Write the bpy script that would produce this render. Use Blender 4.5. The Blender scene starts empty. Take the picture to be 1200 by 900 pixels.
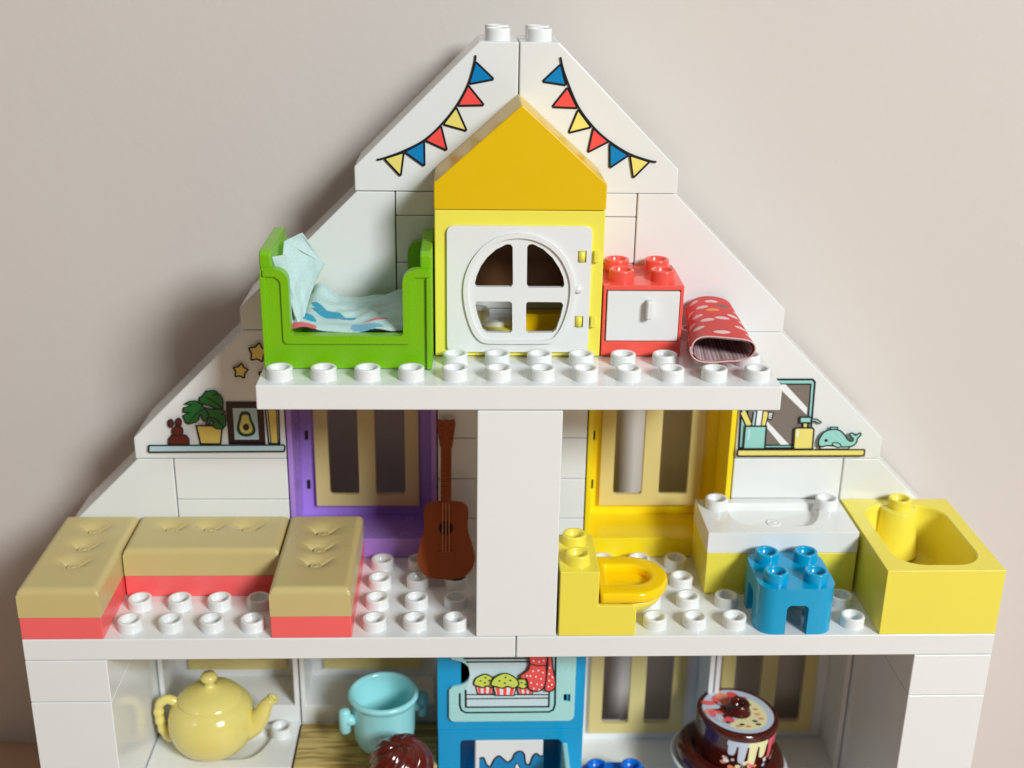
import bpy, bmesh, math, random
from mathutils import Vector, Matrix
from mathutils.geometry import tessellate_polygon
random.seed(7)
S = 0.016                      # one stud pitch in metres; all code below is written in studs
sc = bpy.context.scene
col = sc.collection

# ------------------------------------------------------------------ camera
CP = (-1.275503, -25.540331, 16.279135)
YAW, TILT, ROLL, FPX = 0.041845, 0.360237, 0.016862, 1413.6
cy, sy, ct, st = math.cos(YAW), math.sin(YAW), math.cos(TILT), math.sin(TILT)
FW = Vector((sy*ct, cy*ct, -st)); R0 = Vector((cy, -sy, 0)); U0 = R0.cross(FW)
RT = R0*math.cos(ROLL) + U0*math.sin(ROLL)
UP = -R0*math.sin(ROLL) + U0*math.cos(ROLL)
cam_d = bpy.data.cameras.new('camera'); cam = bpy.data.objects.new('camera', cam_d); col.objects.link(cam)
cam_d.sensor_width = 36; cam_d.lens = FPX/1200*36
cam_d.clip_start = 0.01; cam_d.clip_end = 20
cam.matrix_world = Matrix.Translation(Vector(CP)*S) @ Matrix((RT, UP, -FW)).transposed().to_4x4()
cam_d.dof.use_dof = True; cam_d.dof.focus_distance = 29.0*S; cam_d.dof.aperture_fstop = 8.5
sc.camera = cam

# ------------------------------------------------------------------ light
w = bpy.data.worlds.new('World'); sc.world = w; w.use_nodes = True
bg = w.node_tree.nodes['Background']; bg.inputs[0].default_value = (1.0, 0.82, 0.62, 1); bg.inputs[1].default_value = 0.085
def area(name, direction, dist, sx, sy_, power, colr, target=(0, 2, 2)):
    ld = bpy.data.lights.new(name, 'AREA'); ld.shape = 'RECTANGLE'; ld.size = sx*S; ld.size_y = sy_*S
    ld.energy = power; ld.color = colr
    o = bpy.data.objects.new(name, ld); col.objects.link(o)
    d = Vector(direction).normalized()
    o.location = (Vector(target) + d*dist)*S
    o.rotation_euler = d.to_track_quat('Z', 'Y').to_euler()
    return o
area('window_light', (1.3, -2.0, 1.38), 140, 30, 30, 50, (0.915, 0.978, 0.985))
area('top_fill', (-0.15, -0.7, 1.5), 95, 50, 50, 1.6, (1.0, 0.98, 0.95))  # soft fill added from above to brighten the tops; no lamp known there
sc.view_settings.view_transform = 'Standard'; sc.view_settings.look = 'None'
sc.view_settings.exposure = 0; sc.view_settings.gamma = 1
sc.render.engine = 'CYCLES'
sc.cycles.max_bounces = 10; sc.cycles.diffuse_bounces = 6

# ------------------------------------------------------------------ helpers
def lin(c):
    c /= 255.0
    return c/12.92 if c <= 0.04045 else ((c+0.055)/1.055)**2.4
def rgb(r, g, b): return (lin(r), lin(g), lin(b), 1)
def plane_point(u, v, ax, val):
    """where the camera ray of a measured photo point meets a plane of the house"""
    d = RT*((u-600)/FPX) - UP*((v-450)/FPX) + FW
    t = (val-CP[ax])/d[ax]
    return Vector(CP) + d*t
MATS = {}
def plastic(name, c, rough=0.24, vary=0.02, bump=0.006, sss=0.0, coat=0.0):
    m = bpy.data.materials.new(name); m.use_nodes = True; nt = m.node_tree
    p = nt.nodes['Principled BSDF']
    tc = nt.nodes.new('ShaderNodeTexCoord')
    n = nt.nodes.new('ShaderNodeTexNoise'); n.inputs['Scale'].default_value = 45; n.inputs['Detail'].default_value = 5
    nt.links.new(tc.outputs['Object'], n.inputs['Vector'])
    mx = nt.nodes.new('ShaderNodeMix'); mx.data_type = 'RGBA'
    mx.inputs[6].default_value = tuple(x*(1-vary) for x in c[:3]) + (1,)
    mx.inputs[7].default_value = tuple(min(1, x*(1+vary)) for x in c[:3]) + (1,)
    nt.links.new(n.outputs['Fac'], mx.inputs[0])
    oi = nt.nodes.new('ShaderNodeObjectInfo'); rg = nt.nodes.new('ShaderNodeMapRange'); rg.inputs[3].default_value = .975; rg.inputs[4].default_value = 1.02
    nt.links.new(oi.outputs['Random'], rg.inputs[0])
    hs = nt.nodes.new('ShaderNodeHueSaturation'); nt.links.new(rg.outputs[0], hs.inputs['Value']); nt.links.new(mx.outputs[2], hs.inputs['Color'])
    nt.links.new(hs.outputs[0], p.inputs['Base Color'])
    n2 = nt.nodes.new('ShaderNodeTexNoise'); n2.inputs['Scale'].default_value = 160; n2.inputs['Detail'].default_value = 3
    nt.links.new(tc.outputs['Object'], n2.inputs['Vector'])
    mr = nt.nodes.new('ShaderNodeMapRange'); mr.inputs[3].default_value = rough*0.88; mr.inputs[4].default_value = rough*1.2
    sm = nt.nodes.new('ShaderNodeTexNoise'); sm.inputs['Scale'].default_value = 55; sm.inputs['Detail'].default_value = 8; sm.inputs['Roughness'].default_value = .7; sm.inputs['Distortion'].default_value = 1.5
    nt.links.new(tc.outputs['Object'], sm.inputs['Vector']); mr.inputs[1].default_value = .3; mr.inputs[2].default_value = .7
    nt.links.new(sm.outputs['Fac'], mr.inputs[0]); nt.links.new(mr.outputs[0], p.inputs['Roughness'])
    if bump:
        b = nt.nodes.new('ShaderNodeBump'); b.inputs['Strength'].default_value = bump; b.inputs['Distance'].default_value = 0.0006
        nt.links.new(n2.outputs['Fac'], b.inputs['Height'])
        n3 = nt.nodes.new('ShaderNodeTexNoise'); n3.inputs['Scale'].default_value = 34; n3.inputs['Detail'].default_value = 1
        nt.links.new(tc.outputs['Object'], n3.inputs['Vector'])
        b2 = nt.nodes.new('ShaderNodeBump'); b2.inputs['Strength'].default_value = 0.35; b2.inputs['Distance'].default_value = 0.0004
        nt.links.new(n3.outputs['Fac'], b2.inputs['Height']); nt.links.new(b.outputs[0], b2.inputs['Normal']); nt.links.new(b2.outputs[0], p.inputs['Normal'])
    if sss:
        p.inputs['Subsurface Weight'].default_value = sss; p.inputs['Subsurface Scale'].default_value = 0.002
        p.inputs['Subsurface Radius'].default_value = (1, 0.9, 0.7)
    p.inputs['IOR'].default_value = 1.5; p.inputs['Coat Weight'].default_value = coat
    MATS[name] = m; return m
def simple(name, c, rough=0.5):
    m = bpy.data.materials.new(name); m.use_nodes = True
    p = m.node_tree.nodes['Principled BSDF']; p.inputs['Base Color'].default_value = c; p.inputs['Roughness'].default_value = rough
    MATS[name] = m; return m
plastic('white', rgb(230, 231, 231), 0.14, 0.012, sss=0.03)
plastic('coral', rgb(246, 102, 102)); plastic('red', rgb(240, 90, 78), 0.22)
plastic('tan_plastic', rgb(203, 184, 124), 0.3)
plastic('green', rgb(118, 182, 8), 0.25)
plastic('pale_yellow', rgb(238, 226, 84), 0.22); plastic('gold', rgb(228, 186, 0), 0.3)
plastic('sun_yellow', rgb(248, 220, 28), 0.22); plastic('seat_orange', rgb(250, 208, 8), 0.16)
plastic('bath_yellow', rgb(238, 222, 80), 0.22)
plastic('azure', rgb(0, 158, 206), 0.2); plastic('oven_blue', rgb(0, 156, 212), 0.22); plastic('deep_blue', rgb(0, 112, 214), 0.22)
plastic('purple', rgb(172, 134, 222), 0.25); plastic('shutter_tan', rgb(218, 200, 134), 0.3)
plastic('pale_teal', rgb(168, 222, 222), 0.25); plastic('pot_aqua', rgb(158, 226, 230), 0.22)
plastic('tea_yellow', rgb(228, 212, 122), 0.16, coat=0.3)
plastic('guitar_wood', rgb(164, 80, 38), 0.3, 0.08); plastic('string_wood', rgb(206, 130, 84), 0.3); plastic('choc', rgb(74, 22, 16), 0.12, coat=0.4); plastic('hair_brown', rgb(92, 26, 16), 0.13, coat=0.4)
plastic('skin', rgb(236, 184, 120)); plastic('sock_red', rgb(214, 52, 46), 0.7)
plastic('shade_brown', rgb(84, 50, 24), 0.3); simple('ink', rgb(14, 22, 30), 0.35); simple('void', rgb(20, 14, 10), 0.6)
PR = {'p_blue': (0, 128, 192), 'p_red': (250, 84, 78), 'p_yellow': (238, 222, 120), 'p_green': (14, 110, 40), 'p_dkgreen': (26, 70, 20),
      'p_brown': (92, 24, 16), 'p_dark': (42, 14, 14), 'p_ice': (178, 208, 216), 'p_teal': (150, 212, 204), 'p_grey': (124, 114, 108),
      'p_white': (238, 240, 242), 'p_avo': (214, 206, 110), 'p_pot': (228, 200, 100), 'p_muffin': (206, 222, 96), 'p_glass': (204, 228, 236),
      'p_mitt': (238, 84, 84), 'p_pink': (238, 96, 112), 'p_lilac': (196, 208, 226), 'p_cream': (238, 232, 180), 'p_cookie': (236, 150, 110),
      'p_drip': (0, 132, 190)}
for k, v in PR.items(): plastic(k, rgb(*v), 0.28, 0.02, 0.0)

ORG = {}
def org(p): return ORG.get(p.name, Vector((0, 0, 0))) if p else Vector((0, 0, 0))
def thing(name, label, cat, loc, group=None):
    o = bpy.data.objects.new(name, None); col.objects.link(o); o.location = Vector(loc)*S; o.empty_display_size = 0.01
    ORG[o.name] = Vector(loc); o['label'] = label; o['category'] = cat
    if group: o['group'] = group
    return o
class MB:
    def __init__(s): s.v = []; s.f = []; s.m = []; s.mats = []; s.sm = []; s.cols = None
    def mi(s, m):
        if m not in s.mats: s.mats.append(m)
        return s.mats.index(m)
    def add(s, vs, fs, m, smooth=False):
        b = len(s.v); s.v += [tuple(v) for v in vs]; k = s.mi(m)
        for f in fs: s.f.append(tuple(i+b for i in f)); s.m.append(k); s.sm.append(smooth)
        return s
    def box(s, x0, x1, y0, y1, z0, z1, m='white'):
        v = [(x, y, z) for z in (z0, z1) for y in (y0, y1) for x in (x0, x1)]
        return s.add(v, [(0, 2, 3, 1), (4, 5, 7, 6), (0, 1, 5, 4), (2, 6, 7, 3), (0, 4, 6, 2), (1, 3, 7, 5)], m)
    def prism(s, outer, holes, plane, a, b, m='white', caps=(True, True)):
        def area2(p): return sum(p[i][0]*p[(i+1) % len(p)][1]-p[(i+1) % len(p)][0]*p[i][1] for i in range(len(p)))
        outer = list(outer) if area2(outer) > 0 else list(outer)[::-1]
        holes = [list(h) if area2(h) < 0 else list(h)[::-1] for h in holes]
        loops = [outer]+holes
        flat = [p for l in loops for p in l]
        tris = tessellate_polygon([[Vector((p[0], p[1], 0)) for p in l] for l in loops])
        def mp(p, t):
            return (p[0], t, p[1]) if plane == 'XZ' else ((p[0], p[1], t) if plane == 'XY' else (t, p[0], p[1]))
        n = len(flat); vs = [mp(p, a) for p in flat]+[mp(p, b) for p in flat]; fs = []
        for t in tris:
            ar = (flat[t[1]][0]-flat[t[0]][0])*(flat[t[2]][1]-flat[t[0]][1])-(flat[t[2]][0]-flat[t[0]][0])*(flat[t[1]][1]-flat[t[0]][1])
            if abs(ar) < 1e-12: continue
            t = tuple(t) if ar > 0 else tuple(t)[::-1]
            if caps[0]: fs.append(t[::-1])
            if caps[1]: fs.append(tuple(i+n for i in t))
        k = 0
        for l in loops:
            L = len(l)
            for i in range(L):
                j = (i+1) % L; fs.append((k+i, k+j, k+j+n, k+i+n))
            k += L
        base = len(s.f)
        s.add(vs, fs, m)
        if plane == 'XZ':   # mirrored orientation
            for i in range(base, len(s.f)): s.f[i] = s.f[i][::-1]
        return s
    def lathe(s, prof, c, m='white', seg=32, smooth=True, a0=0, a1=2*math.pi, xf=None, mats=None):
        vs = []; fs = []; full = abs(a1-a0-2*math.pi) < 1e-6; n = seg if full else seg+1
        for r, z in prof:
            for i in range(n):
                a = a0+(a1-a0)*i/seg; p = Vector((r*math.cos(a), r*math.sin(a), z))
                if xf: p = xf @ p
                vs.append((c[0]+p.x, c[1]+p.y, c[2]+p.z))
        for k in range(len(prof)-1):
            for i in range(seg):
                j = (i+1) % n if full else i+1
                fs.append((k*n+i, k*n+j, (k+1)*n+j, (k+1)*n+i))
        return s.add(vs, fs, m, smooth)
    def tube(s, pts, rad, m='white', seg=14, cap=True, flat=None):
        pts = [Vector(p) for p in pts]; n = len(pts)
        if not isinstance(rad, (list, tuple)): rad = [rad]*n
        vs = []; fs = []; prev = None
        for i, p in enumerate(pts):
            t = (pts[min(i+1, n-1)]-pts[max(i-1, 0)]).normalized()
            if prev is None:
                up = Vector((0, 0, 1)) if abs(t.z) < .9 else Vector((0, 1, 0)); a = t.cross(up).normalized()
            else: a = (prev-t*prev.dot(t)).normalized()
            prev = a; b = t.cross(a)
            for k in range(seg):
                an = 2*math.pi*k/seg; q = p+(a*math.cos(an)+b*math.sin(an))*rad[i]; vs.append(tuple(q))
        for i in range(n-1):
            for k in range(seg):
                l = (k+1) % seg; fs.append((i*seg+k, (i+1)*seg+k, (i+1)*seg+l, i*seg+l))
        if cap: fs += [tuple(range(seg)), tuple((n-1)*seg+k for k in range(seg))[::-1]]
        return s.add(vs, fs, m, True)
    def grid(s, fn, nu, nv, m='white', closed_u=False, closed_v=False):
        vs = [tuple(fn(i/(nu if closed_u else nu-1), j/(nv if closed_v else nv-1))) for j in range(nv) for i in range(nu)]
        fs = []
        for j in range(nv if closed_v else nv-1):
            for i in range(nu if closed_u else nu-1):
                a, b = (i+1) % nu, (j+1) % nv
                fs.append((j*nu+i, j*nu+a, b*nu+a, b*nu+i))
        return s.add(vs, fs, m, True)
    def build(s, name, parent=None, bevel=0.03, seg=2, fix=True, label=None, cat=None, group=None, solid=0, kind=None, sub=0):
        me = bpy.data.meshes.new(name); o_ = org(parent)
        me.from_pydata([((v[0]-o_.x)*S, (v[1]-o_.y)*S, (v[2]-o_.z)*S) for v in s.v], [], s.f)
        for m in s.mats: me.materials.append(MATS[m])
        me.polygons.foreach_set('material_index', s.m)
        me.polygons.foreach_set('use_smooth', [True if bevel else q for q in s.sm])
        me.update()
        if fix:
            bm = bmesh.new(); bm.from_mesh(me); bmesh.ops.remove_doubles(bm, verts=bm.verts, dist=1e-6)
            bmesh.ops.recalc_face_normals(bm, faces=bm.faces); bm.to_mesh(me); bm.free()
        o = bpy.data.objects.new(name, me); col.objects.link(o)
        if parent: o.parent = parent; ORG[o.name] = o_
        if solid:
            md = o.modifiers.new('solid', 'SOLIDIFY'); md.thickness = solid*S; md.offset = 0
        if sub: md = o.modifiers.new('sub', 'SUBSURF'); md.levels = md.render_levels = sub
        if bevel:
            md = o.modifiers.new('bevel', 'BEVEL'); md.width = bevel*S; md.segments = seg; md.limit_method = 'ANGLE'
            md.angle_limit = math.radians(35); md.harden_normals = True; md.use_clamp_overlap = True
        if label: o['label'] = label
        if cat: o['category'] = cat
        if group: o['group'] = group
        if kind: o['kind'] = kind
        return o
def rrect(x0, x1, y0, y1, r, n=5):
    P = []
    for cx, cy_, a in ((x1-r, y1-r, 0), (x0+r, y1-r, 90), (x0+r, y0+r, 180), (x1-r, y0+r, 270)):
        for i in range(n+1):
            t = math.radians(a+90*i/n); P.append((cx+r*math.cos(t), cy_+r*math.sin(t)))
    return P
def ell(cx, cy_, rx, ry, n=24, a0=0): return [(cx+rx*math.cos(2*math.pi*i/n+a0), cy_+ry*math.sin(2*math.pi*i/n+a0)) for i in range(n)]
def smoothpath(pts, closed=False, k=5):
    n = len(pts); out = []
    rng = range(n if closed else n-1)
    g = (lambda i: pts[i % n]) if closed else (lambda i: pts[max(0, min(n-1, i))])
    for i in rng:
        p0, p1, p2, p3 = g(i-1), g(i), g(i+1), g(i+2)
        for j in range(k):
            t = j/k
            out.append(tuple(0.5*((2*p1[a])+(-p0[a]+p2[a])*t+(2*p0[a]-5*p1[a]+4*p2[a]-p3[a])*t*t+(-p0[a]+3*p1[a]-3*p2[a]+p3[a])*t**3) for a in range(len(p1))))
    if not closed: out.append(tuple(pts[-1]))
    return out
# studs: one shared mesh per material
STUD = {}
def stud(parent, x, y, z, m='white'):
    if m not in STUD:
        b = MB(); b.lathe([(0.302, -0.02), (0.302, 0.235), (0.297, 0.262), (0.28, 0.278), (0.235, 0.278), (0.218, 0.27), (0.205, 0.25), (0.2, 0.06), (0.0005, 0.06)], (0, 0, 0), m, 32)
        o = b.build('stud', None, bevel=0); STUD[m] = o.data; bpy.data.objects.remove(o)
    o = bpy.data.objects.new('stud', STUD[m]); col.objects.link(o); o.parent = parent
    o.location = (Vector((x, y, z))-org(parent))*S
    o.rotation_euler.z = random.uniform(0, 6.28)
    return o
G = 0.012   # half gap between bricks
def brick(parent, x0, x1, z0, z1, y0=4, y1=6, name='wall_brick', m='white', bevel=0.03):
    return MB().box(x0+G, x1-G, y0+random.uniform(-.006, .006), y1, z0+G*.6, z1-G*.6, m).build(name, parent, bevel)

# printed pictures: flat ink a hair above the plastic.  pts are read off the photo and laid on the piece's own plane
class Print:
    def __init__(s, y): s.b = MB(); s.y = y; s.k = 0
    def crop(s, x0, y0, sc_): s.c = (x0, y0, sc_); return s
    def w(s, p):
        q = plane_point(s.c[0]+p[0]/s.c[2], s.c[1]+p[1]/s.c[2], 1, s.y); return (q.x, q.z)
    def fill(s, pts, m, raw=False):
        s.k += 1; P = pts if raw else [s.w(p) for p in pts]; d = s.y-0.006-0.0025*s.k
        tr = tessellate_polygon([[Vector((p[0], p[1], 0)) for p in P]])
        s.b.add([(p[0], d, p[1]) for p in P], [tuple(t) for t in tr], m)
    def line(s, pts, wd=0.045, closed=False, m='ink', raw=False):
        s.k += 1; P = [Vector(p) for p in (pts if raw else [s.w(p) for p in pts])]; n = len(P); d = s.y-0.006-0.0025*s.k
        vs = []
        for i in range(n):
            a = P[(i-1) % n] if closed or i > 0 else P[i]; b = P[(i+1) % n] if closed or i < n-1 else P[i]
            d1 = (P[i]-a); d2 = (b-P[i])
            d1 = d1.normalized() if d1.length > 1e-9 else d2.normalized(); d2 = d2.normalized() if d2.length > 1e-9 else d1
            t = d1+d2; t = t.normalized() if t.length > 1e-6 else d1
            nrm = Vector((-t.y, t.x)); c = max(0.45, nrm.dot(Vector((-d1.y, d1.x)))); q = nrm*(wd/2/c)
            vs += [(P[i].x+q.x, d, P[i].y+q.y), (P[i].x-q.x, d, P[i].y-q.y)]
        fs = [(2*i, 2*i+1, (2*((i+1) % n))+1, 2*((i+1) % n)) for i in range(n if closed else n-1)]
        s.b.add(vs, fs, m)
    def shape(s, pts, m, wd=0.045, smooth=False):
        P = [s.w(p) for p in pts]
        if smooth: P = smoothpath(P, True, 5)
        s.fill(P, m, True); s.line(P, wd, True, raw=True)
    def done(s, name, parent): return s.b.build(name, parent, bevel=0, fix=False)

# ------------------------------------------------------------------ the room: wall and table top
def tex_setup(m):
    nt = m.node_tree; return nt, nt.nodes['Principled BSDF'], nt.nodes.new('ShaderNodeTexCoord')
wm = simple('wall_paint', rgb(203, 192, 183), 0.75); nt, p, tc = tex_setup(wm)
n1 = nt.nodes.new('ShaderNodeTexNoise'); n1.inputs['Scale'].default_value = 7; n1.inputs['Detail'].default_value = 6
mp = nt.nodes.new('ShaderNodeMapping'); mp.inputs['Scale'].default_value = (1, 1, 0.35)
nt.links.new(tc.outputs['Object'], mp.inputs[0]); nt.links.new(mp.outputs[0], n1.inputs['Vector'])
cr = nt.nodes.new('ShaderNodeValToRGB'); cr.color_ramp.elements[0].position = .3; cr.color_ramp.elements[1].position = .7
cr.color_ramp.elements[0].color = rgb(209, 200, 196); cr.color_ramp.elements[1].color = rgb(213, 205, 199)
nt.links.new(n1.outputs['Fac'], cr.inputs[0]); nt.links.new(cr.outputs[0], p.inputs['Base Color'])
n2 = nt.nodes.new('ShaderNodeTexNoise'); n2.inputs['Scale'].default_value = 260; n2.inputs['Detail'].default_value = 4
nt.links.new(tc.outputs['Object'], n2.inputs['Vector'])
bp = nt.nodes.new('ShaderNodeBump'); bp.inputs['Strength'].default_value = .1; bp.inputs['Distance'].default_value = .001
nt.links.new(n2.outputs['Fac'], bp.inputs['Height']); nt.links.new(bp.outputs[0], p.inputs['Normal'])
tm = simple('table_wood', rgb(150, 108, 84), 0.45); nt, p, tc = tex_setup(tm)
mp = nt.nodes.new('ShaderNodeMapping'); mp.inputs['Scale'].default_value = (3, 40, 3)
n1 = nt.nodes.new('ShaderNodeTexNoise'); n1.inputs['Scale'].default_value = 3; n1.inputs['Detail'].default_value = 7
nt.links.new(tc.outputs['Object'], mp.inputs[0]); nt.links.new(mp.outputs[0], n1.inputs['Vector'])
cr = nt.nodes.new('ShaderNodeValToRGB'); cr.color_ramp.elements[0].color = rgb(178, 140, 112); cr.color_ramp.elements[1].color = rgb(208, 172, 144)
nt.links.new(n1.outputs['Fac'], cr.inputs[0]); nt.links.new(cr.outputs[0], p.inputs['Base Color'])
def wy(x): return 6.06-0.08*(x-12)
FZ = -9.25
b = MB(); b.add([(-150, wy(-150), FZ-1), (150, wy(150)+0, FZ-1), (150, wy(150), 90), (-150, wy(-150), 90), (-150, wy(-150)+3, FZ-1), (150, wy(150)+3, FZ-1), (150, wy(150)+3, 90), (-150, wy(-150)+3, 90)],
      [(0, 1, 2, 3), (5, 4, 7, 6), (0, 4, 5, 1), (3, 2, 6, 7), (0, 3, 7, 4), (1, 5, 6, 2)], 'wall_paint')
b.build('wall', None, 0, kind='structure')
MB().add([(-150, -90, FZ), (150, -90, FZ), (150, wy(150)-.02, FZ), (-150, wy(-150)-.02, FZ), (-150, -90, FZ-.9), (150, -90, FZ-.9), (150, wy(150)-.02, FZ-.9), (-150, wy(-150)-.02, FZ-.9)],
         [(0, 1, 2, 3), (7, 6, 5, 4), (0, 4, 5, 1), (1, 5, 6, 2), (2, 6, 7, 3), (3, 7, 4, 0)], 'table_wood').build('floor', None, 0, kind='structure')

# ------------------------------------------------------------------ the toy house
H = thing('toy_house', 'tall white toy block house with stepped gable and two floors against the beige wall', 'toy house', (0, 3, FZ))
# floors
def floor_plate(x0, x1, z, occupied):
    o = MB().box(x0+G, x1-G, 0, 6, z-0.6+G*.6, z, 'white').build('floor_plate', H, 0.035)
    for i in range(int(x1-x0)):
        for j in range(4):
            X, Y = x0+i+.5, j+.5
            if not any(a <= X <= b_ and c <= Y <= d for a, b_, c, d in occupied): stud(o, X, Y, z)
    return o
floor_plate(-12, 0, 0, [(-12, -10, 0, 4), (-10, -6, 2, 4), (-6, -4, 0, 4), (-1, 1, 0, 2)])
floor_plate(0, 12, 0, [(-1, 1, 0, 2), (1, 3, 0, 2), (5, 9, 2, 4), (9, 12, 0, 4), (6, 7, 0, 1)])
floor_plate(-6, 6, 6.6, [(-6, -2, 1, 4), (2, 4, 2, 4), (-2, 2, 2, 2.1)])
MB().box(-12, 12, 0, 6, FZ+.01, -8.42).box(-12+.02, 12-.02, .02, 6, -8.4, -7.8).build('ground_plate', H, 0.03)
MB().box(-1+G, 1-G*2, 0.004, 2, 0.01, 5.99).build('pillar', H, 0.03)
# stepped gable panels
def panel(x0, z0, d):   # d=+1 slopes down to the right
    pts = [(0, 0), (4, 0), (4, .6), (.95, 3.6), (0, 3.6)]
    P = [(x0+d*(x+ (G if x == 0 else (-G if x == 4 else 0))), z0+z-(G*.6 if z == 3.6 else 0)+(G*.6 if z == 0 else 0)) for x, z in pts]
    return MB().prism(P, [], 'XZ', 4+random.uniform(-.005, .005), 6, 'white').build('gable_panel', H, 0.035)
top_r = panel(0, 10.2, 1); top_l = panel(0, 10.2, -1)
for s_, p_ in ((1, top_r), (-1, top_l)):
    for yy in (4.5, 5.5): stud(p_, s_*.5, yy, 13.8)
panel(3, 6.6, 1); panel(-3, 6.6, -1)
low_r = panel(6, 3.0, 1); low_l = panel(-6, 3.0, -1)
for d in (1, -1):
    P = [(d*(9+G), .01), (d*12, .01), (d*12, .95), (d*9.95, 2.99), (d*(9+G), 2.99)]
    MB().prism(P, [], 'XZ', 4, 6).build('gable_panel', H, 0.035)
    for z0, z1 in ((0, .6), (.6, 1.8), (1.8, 3.0)): brick(H, min(d*6, d*9), max(d*6, d*9), z0, z1)
    # upper wall bricks behind the little door
    a, b_ = (0, 3) if d > 0 else (-3, 0)
    for z0, z1 in ((6.6, 7.2), (7.2, 8.4), (8.4, 9.6), (9.6, 10.2)): brick(H, a, b_, z0, z1)
    a, b_ = (0, 2) if d > 0 else (-2, 0)
    for k in range(5): brick(H, a, b_, 1.2*k, 1.2*k+1.2)
    a, b_ = (0, 2) if d > 0 else (-2, 0)
    for k in range(6): brick(H, a, b_, -7.8+1.2*k, -6.6+1.2*k)
    # side columns of the ground floor
    a, b_ = (10, 12) if d > 0 else (-12, -10)
    brick(H, a, b_, -1.8, -.6, 0, 6, 'column_brick'); brick(H, a, b_, -7.8, -1.8, 0, 6, 'column_panel')
for a, b_ in ((-10, -6), (-6, -2)):
    for k in range(2): brick(H, a, b_, -7.8+1.2*k, -6.6+1.2*k)
MB().lathe([(.0, 0), (.16, 0), (.2, .08), (.2, .22), (.14, .3), (0.0, .3)], (-12.0, 1.2, -3.05), 'white', 20, xf=Matrix.Rotation(-math.pi/2, 3, 'Y')).build('hinge_pin', H, 0)
# window frames with slatted shutters
def window(x0, z0, h, m, slots=False):
    t = .14
    f = MB()
    f.prism([(x0+.02, z0+.01), (x0+3.98, z0+.01), (x0+3.98, z0+h-.01), (x0+.02, z0+h-.01)],
            [[(x0+.02+t, z0+.6), (x0+3.98-t, z0+.6), (x0+3.98-t, z0+h-.3), (x0+.02+t, z0+h-.3)]], 'XZ', 4.0, 5.5, m)
    f.prism([(x0+.03, z0+.02), (x0+3.97, z0+.02), (x0+3.97, z0+h-.02), (x0+.03, z0+h-.02)],
            [[(x0+.8, z0+1.15), (x0+3.2, z0+1.15), (x0+3.2, z0+h-.8), (x0+.8, z0+h-.8)]], 'XZ', 5.502, 5.75, m)
    fo = f.build('window_frame', H, 0.025)
    c = x0+2
    MB().prism([(c-1.45, z0+.93), (c+1.45, z0+.93), (c+1.45, z0+h-.6), (c-1.45, z0+h-.6)],
               [rrect(c-1.06, c-.24, z0+1.28, z0+h-1.0, .1), rrect(c+.24, c+1.06, z0+1.28, z0+h-1.0, .1)], 'XZ', 5.34, 5.5, 'shutter_tan').build('shutter', fo, 0.02)
    if slots:
        for zz in (1.55, 3.05):
            MB().box(x0+.3, x0+.38, 5.46, 5.499, z0+zz-.13, z0+zz+.13, 'void').build('clip_slot', fo, 0)
    return fo
window(-6, 0, 6, 'purple', True); window(2, 0, 6, 'sun_yellow', True)
window(-10, -5.4, 4.8, 'white'); window(-6, -5.4, 4.8, 'white')
window(2, -7.8, 7.2, 'white'); window(6, -7.8, 7.2, 'white')

# little yellow house front with oval-window door
df = MB(); df.prism([(-2+G, 6.62), (2-G, 6.62), (2-G, 10.19), (-2+G, 10.19)], [rrect(-1.55, 1.55, 6.95, 9.7, .12)], 'XZ', 2.0, 3.98, 'pale_yellow')
dfo = df.build('door_frame', H, 0.03)
MB().box(-1.54, 1.54, 3.5, 3.9, 7.75, 9.7, 'shade_brown').build('shade_panel', dfo, 0.02)  # made-up panel; the shade behind the upper panes is in its brown colour
MB().box(-1.5, 1.5, 3.3, 3.95, 6.63, 7.06).build('inner_block', dfo, 0.03)
stud(dfo, -.95, 3.6, 7.06)
MB().box(-.1, 1.5, 2.9, 3.3, 6.63, 7.4, 'gold').build('inner_block', dfo, 0.03)
MB().prism([(-2, 10.21), (2, 10.21), (2, 10.82), (0, 12.6), (-2, 10.82)], [], 'XZ', 2.0, 3.985, 'gold').build('yellow_gable', H, 0.035)
YD = 1.93
def dpt(x, y): q = plane_point(540+x/6.4286, 270+y/6.4286, 1, YD); return (q.x, q.z)
h_tl = [(120, 425), (104, 405), (118, 345), (150, 270), (200, 200), (265, 143), (345, 103), (375, 105), (390, 125), (392, 405), (378, 425)]
h_tr = [(512, 430), (497, 410), (500, 125), (515, 105), (545, 102), (620, 140), (690, 205), (740, 280), (772, 355), (780, 410), (768, 430)]
h_bl = [(120, 535), (370, 535), (386, 550), (388, 755), (372, 770), (195, 768), (165, 745), (130, 650), (108, 560)]
h_br = [(505, 538), (755, 540), (772, 560), (750, 650), (718, 745), (690, 768), (505, 770), (490, 755), (492, 552)]
ring = [(430, 848), (260, 847), (170, 838), (118, 800), (78, 735), (40, 620), (20, 500), (22, 390), (50, 285), (105, 185), (190, 95), (300, 38), (430, 18), (560, 35), (680, 90), (770, 175), (830, 285), (857, 390), (855, 500), (830, 620), (787, 735), (745, 800), (700, 838), (610, 847)]
ringw = [dpt(*p) for p in ring]
cx_ = sum(p[0] for p in ringw)/len(ringw); cz_ = sum(p[1] for p in ringw)/len(ringw)
def scl(P, k, kz=None): return [(cx_+(x-cx_)*k, cz_+(z-cz_)*(kz or k)) for x, z in P]
ring_s = smoothpath(ringw, True, 3)
holes = [[dpt(*p) for p in h] for h in (h_tl, h_tr, h_bl, h_br)]
clips = [(1.47, 9.12), (1.45, 7.52)]
ch = [[(x-.1, z-.14), (x+.1, z-.14), (x+.1, z+.14), (x-.1, z+.14)] for x, z in clips]
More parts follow.
